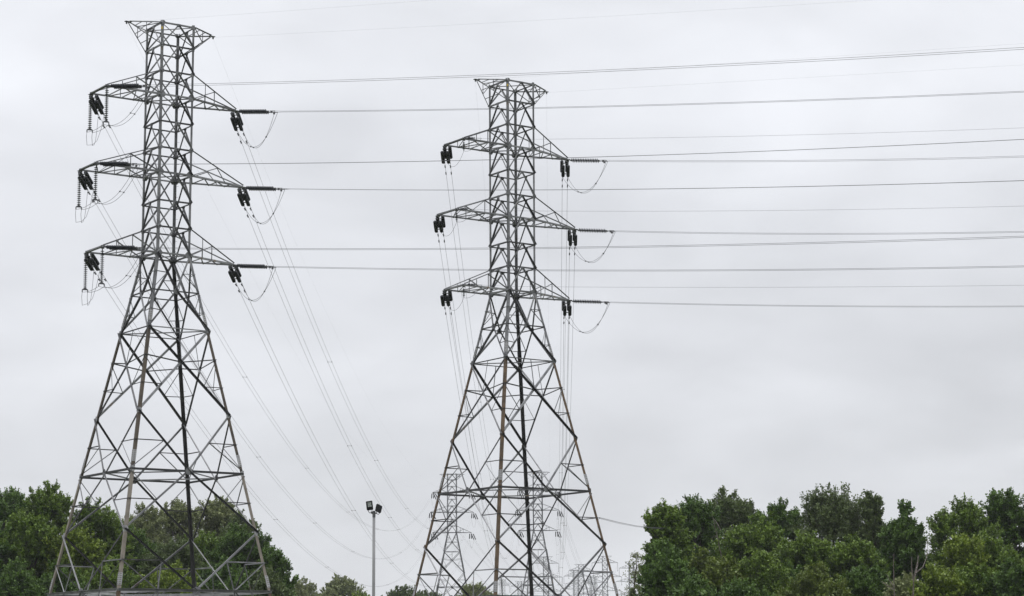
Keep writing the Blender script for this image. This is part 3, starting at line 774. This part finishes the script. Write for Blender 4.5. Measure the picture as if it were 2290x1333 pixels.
def make_tree(px, py, hw_px, D, kind, label, group='trees of the wood', dens=1.0, leaf=.25, bottom=.28, spiky=1.0, lobes=None, slim=1.0, name='broadleaf_tree', airy=0.0, twigs=1.0, cat='tree', steep=1.0, ep=1.7):
    top = at(px, py, D); gz = ground_z(top.x, D)
    Ht = top.z - gz; Wd = 1.36 * hw_px * D / FPX
    root = empty(name, (top.x, D, gz)); tag(root, label, cat, group)
    zb = Ht * bottom
    # lobes: big sub-crowns at the limb ends
    nl = lobes or int(max(14, Ht * (1 - bottom) / (.42 * Wd) * 3.6))
    leaf *= NP.uniform(.86, 1.22)
    env = lambda r: Ht - steep * Wd * (r / Wd) ** ep
    r_t = Wd * .27
    LB = [(np.array([NP.uniform(-.15, .15) * Wd, NP.uniform(-.1, .1) * Wd, Ht - r_t * 1.36]), r_t)]
    for k in range(6):
        an = k * 2.39996 + NP.uniform(-.5, .5); rr = Wd * NP.uniform(.2, .58); rad = Wd * NP.uniform(.18, .30)
        LB.append((np.array([math.cos(an) * rr, math.sin(an) * rr, env(rr) - rad * NP.uniform(1.2, 1.9) - Wd * NP.uniform(0, .22)]), rad))
    for i in range(nl):
        s = (i + .5) / nl
        z = zb + (Ht - zb) * (.06 + .86 * s)
        prof = (math.sin(math.pi * min(1, .30 + .60 * s))) ** .55
        ang = i * 2.39996 + NP.uniform(-.5, .5)
        r = Wd * prof * math.sqrt(NP.uniform(.04, .62))
        rad = Wd * NP.uniform(.28, .46) * (.62 + .38 * prof)
        zz = min(z, env(r) - rad * NP.uniform(1.3, 1.9))
        LB.append((np.array([math.cos(ang) * r, math.sin(ang) * r * .9, zz]), rad))
    # wood
    mb = MB(); lean = NP.uniform(-.03, .03, 2)
    trunk = [V((lean[0] * z, lean[1] * z, z)) for z in np.linspace(0, Ht * .86, 9)]
    r0 = .05 + Ht * .013
    tube(mb, trunk, [r0 * (1 - .9 * i / 8) + .015 for i in range(9)], 7)
    # clumps on every lobe
    Cc, Cr, Co, Ct = [], [], [], []
    for (c, rad) in LB:
        npl = max(6, int(11 * dens * rad ** .8))
        d = unit(NP.normal(size=(npl, 3)) + np.array([0, 0, .85 * spiky]) + np.array([c[0], c[1], 0]) / Wd * .5)
        ln_ = rad * NP.uniform(.95, 1.45, npl)
        tt = np.array([.30, .52, .74, .92, 1.0]); sz = np.array([.30, .29, .25, .18, .12])
        p = (c + d[:, None, :] * (ln_[:, None] * tt)[:, :, None] + NP.normal(size=(npl, 5, 3)) * rad * .05)
        p[:, :, 2] += (tt ** 2 * .16) * rad * spiky
        cr = np.clip(rad * sz[None, :] * NP.uniform(.8, 1.25, (npl, 1)), .14, .75)
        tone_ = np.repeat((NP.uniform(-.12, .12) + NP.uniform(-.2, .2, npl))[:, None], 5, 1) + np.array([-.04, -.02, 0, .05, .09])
        out_ = np.repeat(d[:, None, :], 5, 1)
        p, cr, tone_, out_ = p.reshape(-1, 3), cr.ravel(), tone_.ravel(), out_.reshape(-1, 3)
        m_ = p[:, 2] < Ht + .3
        p, cr, tone_, out_ = p[m_], cr[m_], tone_[m_], out_[m_]
        n = len(p)
        Cc.append(p); Cr.append(cr); Co.append(out_); Ct.append(tone_)
        # limb into the lobe and twigs to its clumps
        tz = max(zb * .8, c[2] - abs(c[0]) * .8 - rad); j = min(7, max(1, int(tz / (Ht * .86) * 8)))
        a = trunk[j]; cc = V(c)
        k1 = lerp(a, cc, .5) + V((0, 0, -.12 * (cc - a).length)) ; rl = r0 * .30
        tube(mb, [a, k1, cc], [rl, rl * .7, rl * .35], 5, caps=False)
        for q in p[4::5]:
            q = V(q); tube(mb, [cc, lerp(cc, q, .55) + V((0, 0, .1)), q], [rl * .33, rl * .22, .012], 3, caps=False)
    Cc = np.concatenate(Cc); Cr = np.concatenate(Cr); Co = np.concatenate(Co); Ct = np.concatenate(Ct)
    tk = mb.build('trunk', M_BARK, root)
    # leaves round the clumps
    cnt = np.maximum(4, (dens * (1 - airy) * 60 * (Cr / .6) ** 1.9 * (.25 / leaf) ** 1.4 * NP.uniform(.6, 1.3, len(Cr)))).astype(int)
    idx = np.repeat(np.arange(len(Cr)), cnt); n = len(idx)
    d = unit(NP.normal(size=(n, 3))); d[:, 2] = np.where(NP.uniform(size=n) < .8, np.abs(d[:, 2]), d[:, 2]); rr = NP.uniform(.3, 1, n) ** .45
    P = Cc[idx] + d * (Cr[idx] * rr)[:, None] * np.array([1.1, 1.1, .62])
    ax = unit(d * .8 + Co[idx] * .5 + NP.normal(size=(n, 3)) * .45 + np.array([0, 0, -.25]))
    nr = unit(d * .55 + np.array([0, 0, .9]) + NP.normal(size=(n, 3)) * .38)
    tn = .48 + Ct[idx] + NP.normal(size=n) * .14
    # shoots: upright leafy twigs that make the edge of the crown ragged
    m = (NP.uniform(size=len(Cr)) < .6 * spiky) & (Cr < .42)
    sc, sr, so = Cc[m], Cr[m], Co[m]
    reps = 2; sc = np.repeat(sc, reps, 0); sr = np.repeat(sr, reps); so = np.repeat(so, reps, 0); st = np.repeat(Ct[m], reps)
    sd = unit(so * .75 + np.array([0, 0, .75]) + NP.normal(size=so.shape) * .35); sl = np.clip(sr, .22, .5) * NP.uniform(1.0, 2.6, len(sr)) * (.6 + .55 * spiky)
    k = 7
    tt = np.tile(np.linspace(.25, 1.0, k), len(sc)); si = np.repeat(np.arange(len(sc)), k)
    P2 = sc[si] + sd[si] * (sl[si] * tt)[:, None] + NP.normal(size=(len(si), 3)) * .07
    ax2 = unit(sd[si] * .8 + NP.normal(size=(len(si), 3)) * .6); nr2 = unit(np.array([0, 0, .8]) + NP.normal(size=(len(si), 3)) * .6)
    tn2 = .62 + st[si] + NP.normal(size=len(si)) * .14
    P = np.concatenate([P, P2]); ax = np.concatenate([ax, ax2]); nr = np.concatenate([nr, nr2]); tn = np.concatenate([tn, tn2])
    ok = P[:, 2] < Ht + .8
    P, ax, nr, tn = P[ok], ax[ok], nr[ok], tn[ok]
    ln = leaf * NP.uniform(.7, 1.25, len(P)); wd = ln * NP.uniform(.55, .8, len(P))
    me = leaves_mesh('crown', P, ax, nr, ln, wd, tn, LEAF[kind])
    c = bpy.data.objects.new('crown', me); COL.objects.link(c); c.parent = root
    return root

TREES = [
 # left wood : px, top py, half-width px, distance, leaf kind, label, options
 (18, 1100, 62, 262, 'deep', 'dark green tree with spiky upright shoots at the very edge of the wood', dict(spiky=1.4)),
 (108, 1080, 58, 255, 'green', 'tallest round-headed green tree beside the beige tower leg', dict()),
 (60, 1150, 62, 240, 'green', 'dense green tree in front of the round-headed one', dict()),
 (-30, 1165, 70, 238, 'deep', 'dark tree cut off by the photo edge below the spiky one', dict()),
 (214, 1120, 62, 258, 'green', 'broad green tree seen inside the beige tower, beside its front leg', dict()),
 (160, 1175, 66, 240, 'yellow', 'lighter green tree low between two legs of the beige tower', dict()),
 (275, 1175, 50, 262, 'deep', 'dark narrow tree just behind the beige front leg', dict()),
 (330, 1133, 52, 330, 'pale', 'pale airy tree rising behind the beige front leg', dict(airy=.45, leaf=.27)),
 (405, 1120, 48, 335, 'pale', 'pale airy tree in the middle of the beige tower', dict(airy=.5, leaf=.27)),
 (490, 1112, 52, 340, 'pale', 'pale airy tree close to the black rear leg', dict(airy=.45, leaf=.27)),
 (540, 1150, 40, 325, 'grey', 'grey-green tree at the shoulder of the wood inside the tower', dict(airy=.3)),
 (310, 1195, 58, 262, 'deep', 'dark rounded tree under the first pale tree', dict()),
 (390, 1205, 60, 255, 'grey', 'soft grey-green bushy tree at the centre under the tower', dict()),
 (455, 1190, 56, 262, 'green', 'mid green tree just before the black rear leg', dict()),
 (545, 1172, 62, 258, 'deep', 'dark full tree on the open side of the wood', dict()),
 (612, 1232, 34, 255, 'deep', 'small dark tree with ragged shoots ending the wood towards the floodlight', dict(spiky=1.3)),
 (250, 1250, 66, 236, 'green', 'low green tree close behind the beige front leg foot', dict()),
 (380, 1262, 70, 236, 'yellow', 'low yellowish tree in the middle of the tower frame', dict()),
 (500, 1255, 66, 238, 'deep', 'low dark tree behind the frame near the black leg', dict()),
 (590, 1275, 50, 240, 'grey', 'low grey-green tree behind the end of the tower frame', dict()),
 (120, 1265, 80, 232, 'deep', 'low dark tree at the outer beige leg', dict()),
 (20, 1262, 80, 228, 'deep', 'shady low tree in the corner of the wood', dict()),
 # scattered pale trees in the gap
 (668, 1292, 42, 420, 'pale', 'pale small tree next to the ragged end of the wood', dict(dens=.8, airy=.5, leaf=.32, group='scattered trees in the gap')),
 (762, 1289, 36, 520, 'pale', 'pale feathery tree standing apart before the floodlight pole', dict(dens=.8, airy=.5, leaf=.36, spiky=1.4, group='scattered trees in the gap')),
 (735, 1318, 30, 500, 'pale', 'low pale bush tree beside the feathery one', dict(airy=.4, leaf=.36, group='scattered trees in the gap')),
 (805, 1324, 30, 480, 'yellow', 'low green tree top just before the floodlight pole', dict(leaf=.34, group='scattered trees in the gap')),
 (905, 1310, 46, 470, 'grey', 'low rounded tree against the first rusty leg', dict(leaf=.34, group='scattered trees in the gap')),
 (955, 1320, 30, 500, 'grey', 'low tree top inside the first rusty leg', dict(leaf=.34, group='scattered trees in the gap')),
 (1062, 1303, 44, 430, 'pale', 'pale loose tree behind the foot of a small far tower', dict(airy=.45, leaf=.32, group='scattered trees in the gap')),
 # right wood
 (1488, 1131, 42, 226, 'green', 'green tree with a forked top at the cable end of the wood', dict(spiky=1.2)),
 (1480, 1215, 38, 210, 'deep', 'dark tree forming the leafy edge beside the thin ivy tree', dict()),
 (1556, 1110, 50, 236, 'deep', 'dark green tree behind the fork-topped one', dict()),
 (1628, 1099, 62, 250, 'grey', 'grey-green airy tree with bare branches in its middle', dict(airy=.4)),
 (1690, 1150, 66, 226, 'green', 'fresh green tree in front of the grey airy one', dict()),
 (1740, 1122, 56, 246, 'deep', 'dark tree in the dip of the tree line', dict(airy=.15)),
 (1855, 1093, 82, 240, 'grey', 'broadest tallest tree of the wood, with open limbs', dict(airy=.5, spiky=1.4)),
 (1948, 1108, 24, 236, 'grey', 'narrow leafy spire beside the broadest tree', dict(airy=.3)),
 (1810, 1190, 66, 215, 'green', 'mid green tree beneath the broadest one', dict()),
 (1915, 1200, 60, 218, 'green', 'green tree under the narrow spire', dict()),
 (2018, 1134, 46, 228, 'deep', 'dark maple with spiky fingers and a pointed head, standing by the notch', dict(airy=.25, spiky=1.5, steep=2.3, ep=1.25, dens=1.15)),
 (2150, 1118, 66, 224, 'green', 'olive-green tree opening the last group after the notch', dict(airy=.15)),
 (2250, 1100, 72, 232, 'deep', 'dark tree with open branches at the photo corner', dict(airy=.3)),
 (2152, 1195, 48, 210, 'yellow', 'yellow-green tree right of the notch, mid height'.replace('right of', 'just past'), dict()),
 (2215, 1200, 66, 212, 'green', 'green tree below the open-branched corner tree', dict()),
 (1590, 1238, 66, 196, 'olive', 'olive brown low tree in front of the wood', dict()),
 (1695, 1238, 52, 196, 'green', 'fresh low tree beside the olive brown one', dict()),
 (1500, 1252, 54, 194, 'deep', 'low dark tree under the cable end', dict()),
 (1825, 1272, 74, 188, 'olive', 'light olive low tree under the broadest tree', dict(leaf=.22)),
 (1760, 1268, 60, 205, 'deep', 'shady low tree between two lighter ones', dict()),
 (2095, 1270, 52, 188, 'yellow', 'yellowish low tree beside the bare trunks', dict()),
 (1935, 1268, 56, 196, 'deep', 'low dark tree before the bare trunks', dict()),
 (2025, 1292, 40, 192, 'pale', 'pale low bush at the foot of the bare trunks', dict()),
 (2180, 1262, 60, 196, 'green', 'low mid green tree towards the photo corner', dict()),
 (2275, 1255, 52, 194, 'deep', 'low dark tree at the photo corner', dict()),
 (1552, 1300, 58, 184, 'deep', 'lowest dark shrubby tree under the olive brown one', dict()),
 (1660, 1300, 66, 184, 'deep', 'lowest dark shrubby tree under the fresh low one', dict()),
]
for (px, py, hw, D, kind, lab, kw) in TREES:
    make_tree(px, py, hw, D, kind, lab, **kw)

# thin ivy-wrapped tree beside the right wood
def thin_tree():
    D = 215.0; top = at(1424, 1232, D); root = empty('ivy_tree', (top.x, D, 0)); tag(root, 'thin tree with a sparse top and an ivy-wrapped stem beside the wood', 'tree')
    Ht = top.z; mb = MB()
    st = [V((x, 0, z)) for x, z in ((-.7, 0), (-.55, Ht * .3), (-.45, Ht * .6), (-.2, Ht * .8), (.1, Ht * .97))]
    tube(mb, st, [.16, .14, .11, .07, .015], 6)
    Ps = []
    for i in range(46):
        z = NP.uniform(.62, .98); a = lerp(st[2], st[3], (z - .6) / .2) if z < .8 else lerp(st[3], st[4], (z - .8) / .17)
        ang = NP.uniform(0, 6.28); L_ = NP.uniform(.4, 1.5) * (1.25 - z)*1.9
        e = a + V((math.cos(ang) * L_, math.sin(ang) * L_, NP.uniform(.1, .9) * L_))
        tube(mb, [a, lerp(a, e, .5) + V((0, 0, -.05)), e], [.028, .018, .008], 4, caps=False)
        for k in range(14):
            f = NP.uniform(.35, 1.05); Ps.append(np.array(lerp(a, e, f)) + NP.normal(size=3) * .13)
    mb.build('trunk', M_BARK, root)
    P = np.array(Ps); n = len(P)
    me = leaves_mesh('crown', P, unit(NP.normal(size=(n, 3)) + np.array([0, 0, -.3])), unit(NP.normal(size=(n, 3)) * .6 + np.array([0, 0, .8])), NP.uniform(.14, .24, n), NP.uniform(.09, .15, n), NP.uniform(.2, .9, n), LEAF['pale'])
    c = bpy.data.objects.new('crown', me); COL.objects.link(c); c.parent = root
    n = 4200; z = NP.uniform(.05, .72, n) * Ht; ang = NP.uniform(0, 6.28, n); r = (.25 + .75 * (1 - z / (Ht * .72)) ** .6) * NP.uniform(.5, 1.1, n) * (.75 + .25 * np.sin(z * 3 + ang))
    P = np.stack([-.5 + np.cos(ang) * r, np.sin(ang) * r, z], 1); out = np.stack([np.cos(ang), np.sin(ang), np.full(n, .2)], 1)
    me = leaves_mesh('ivy', P, unit(NP.normal(size=(n, 3)) * .5 + np.array([0, 0, -.6]) + out * .4), unit(out + NP.normal(size=(n, 3)) * .4), NP.uniform(.14, .24, n), NP.uniform(.1, .17, n), NP.uniform(.1, .7, n), LEAF['grey'])
    c = bpy.data.objects.new('ivy', me); COL.objects.link(c); c.parent = root
thin_tree()

# dead bare trees in the notch of the right wood
def bare_tree(px, pts, label, D, r):
    g = at(px, 1333, D); root = empty('bare_tree', (g.x, D, 0)); tag(root, label, 'dead tree', 'bare trunks')
    for bi, path in enumerate(pts):
        P = [at(x, y, D) - V((g.x, D, 0)) for x, y in path]
        if bi == 0: P = [V((P[0].x, 0, 0))] + P
        mb = MB()
        for i in range(len(P)): P[i] = V((P[i].x, P[i].y + .25 * bi * i, P[i].z))
        rr = [(r if bi == 0 else r * .6) * (1 - .85 * i / (len(P) - 1)) + .012 for i in range(len(P))]
        tube(mb, P, rr, 7); mb.build('trunk' if bi == 0 else 'branch', M_BAREBARK, root)
bare_tree(1999, [[(2000, 1333), (1999, 1300), (1998, 1262), (1999, 1238)], [(1999, 1312), (1990, 1298), (1985, 1284)], [(2000, 1320), (1988, 1310), (1976, 1299)]], 'bare pale trunk with two low side branches in the notch', 183.5, .05)
bare_tree(2043, [[(2042, 1333), (2043, 1300), (2046, 1280), (2050, 1262), (2055, 1242)], [(2043, 1300), (2040, 1270), (2041, 1245)], [(2047, 1282), (2066, 1268), (2076, 1248), (2083, 1230), (2083, 1204)], [(2046, 1290), (2056, 1262), (2060, 1240)]], 'bare grey trunk forking into several thin limbs in the notch', 183.0, .06)
bare_tree(1612, [[(1616, 1260), (1612, 1238), (1608, 1222), (1603, 1195), (1597, 1170), (1592, 1150)], [(1608, 1205), (1600, 1198), (1590, 1206)], [(1612, 1186), (1604, 1168), (1598, 1158)]], 'pale dead stem showing through the grey airy tree', 212.0, .04)

# ------------------------------------------------------------------ sky, sun, haze
w = bpy.data.worlds.new('World'); SC.world = w; w.use_nodes = True
N, L = w.node_tree.nodes, w.node_tree.links
bg = N['Background']; bg.inputs['Strength'].default_value = 0.1
SUN_AZ, SUN_EL = math.radians(28), math.radians(52)         # azimuth from +Y towards +X
sky = N.new('ShaderNodeTexSky'); sky.sky_type = 'NISHITA'; sky.sun_disc = False
sky.sun_elevation = SUN_EL; sky.sun_rotation = SUN_AZ
tc = N.new('ShaderNodeTexCoord'); sx = N.new('ShaderNodeSeparateXYZ'); L.new(tc.outputs['Generated'], sx.inputs[0])
def math_(op, a, b=None, c=None):
    n = N.new('ShaderNodeMath'); n.operation = op
    for i, x in enumerate((a, b, c)):
        if x is None: continue
        if isinstance(x, (int, float)): n.inputs[i].default_value = x
        else: L.new(x, n.inputs[i])
    return n.outputs[0]
zenith = math_('ADD', math_('MULTIPLY', math_('POWER', math_('MAXIMUM', sx.outputs['Z'], 0.0), 2.1), 1.9), 0.70)
def cloud(scale, mul, seed):
    mp = N.new('ShaderNodeMapping'); mp.inputs['Scale'].default_value = mul; mp.inputs['Location'].default_value = seed
    L.new(tc.outputs['Generated'], mp.inputs['Vector'])
    no = N.new('ShaderNodeTexNoise'); no.inputs['Scale'].default_value = scale; no.inputs['Detail'].default_value = 4; no.inputs['Roughness'].default_value = .45
    no.inputs['Distortion'].default_value = .4
    L.new(mp.outputs[0], no.inputs['Vector']); return no.outputs['Fac']
n1 = cloud(4.6, (1, 1, 2.4), (0.3, 0.1, 0.4)); n2 = cloud(13.0, (1, 1, 2.6), (2.0, 0.7, 1.1))
cl = math_('ADD', math_('MULTIPLY', math_('SUBTRACT', n1, .5), .62), math_('MULTIPLY', math_('SUBTRACT', n2, .5), .24))
# glow of the hidden sun: high, to the side
dp = N.new('ShaderNodeVectorMath'); dp.operation = 'DOT_PRODUCT'; L.new(tc.outputs['Generated'], dp.inputs[0])
g = V((math.sin(SUN_AZ) * math.cos(SUN_EL), math.cos(SUN_AZ) * math.cos(SUN_EL), math.sin(SUN_EL))); dp.inputs[1].default_value = g
gl = math_('MULTIPLY', math_('POWER', math_('MAXIMUM', dp.outputs['Value'], 0.0), 6.0), 0.30)
val = math_('MULTIPLY', zenith, math_('ADD', math_('ADD', 1.0, cl), gl))
val = math_('MULTIPLY', val, 10.0)
cmb = N.new('ShaderNodeCombineXYZ')
L.new(math_('MULTIPLY', val, .98), cmb.inputs[0]); L.new(math_('MULTIPLY', val, 1.0), cmb.inputs[1]); L.new(math_('MULTIPLY', val, 1.052), cmb.inputs[2])
mx = N.new('ShaderNodeMix'); mx.data_type = 'RGBA'; mx.inputs['Factor'].default_value = 0.03
L.new(cmb.outputs[0], mx.inputs['A']); L.new(sky.outputs['Color'], mx.inputs['B']); L.new(mx.outputs['Result'], bg.inputs['Color'])

sl = bpy.data.lights.new('sun', 'SUN'); sl.energy = 0.6; sl.angle = math.radians(25); sl.color = (1, .97, .93)
so = bpy.data.objects.new('sun', sl); COL.objects.link(so); so.rotation_euler = (-g).to_track_quat('-Z', 'Y').to_euler()

HAZE = 7.0e-5
if HAZE:
    mb = MB(); box(mb, (0, 1150, 37), 6200, 3900, 80)
    hm = bpy.data.materials.new('haze_air'); hm.use_nodes = True; nt = hm.node_tree; nt.nodes.clear()
    out = nt.nodes.new('ShaderNodeOutputMaterial'); pv = nt.nodes.new('ShaderNodeVolumePrincipled')
    pv.inputs['Color'].default_value = (.93, .95, 1, 1); pv.inputs['Density'].default_value = HAZE; pv.inputs['Anisotropy'].default_value = .2
    nt.links.new(pv.outputs[0], out.inputs['Volume'])
    tag(mb.build('haze', hm), kind='stuff')

SC.cycles.use_denoising = True
SC.cycles.max_bounces = 6; SC.cycles.diffuse_bounces = 2; SC.cycles.glossy_bounces = 2; SC.cycles.transmission_bounces = 4; SC.cycles.volume_bounces = 1; SC.cycles.transparent_max_bounces = 6
vs_ = SC.view_settings; vs_.view_transform = 'Standard'; vs_.look = 'None'; vs_.exposure = 0; vs_.gamma = 1; vs_.use_curve_mapping = False
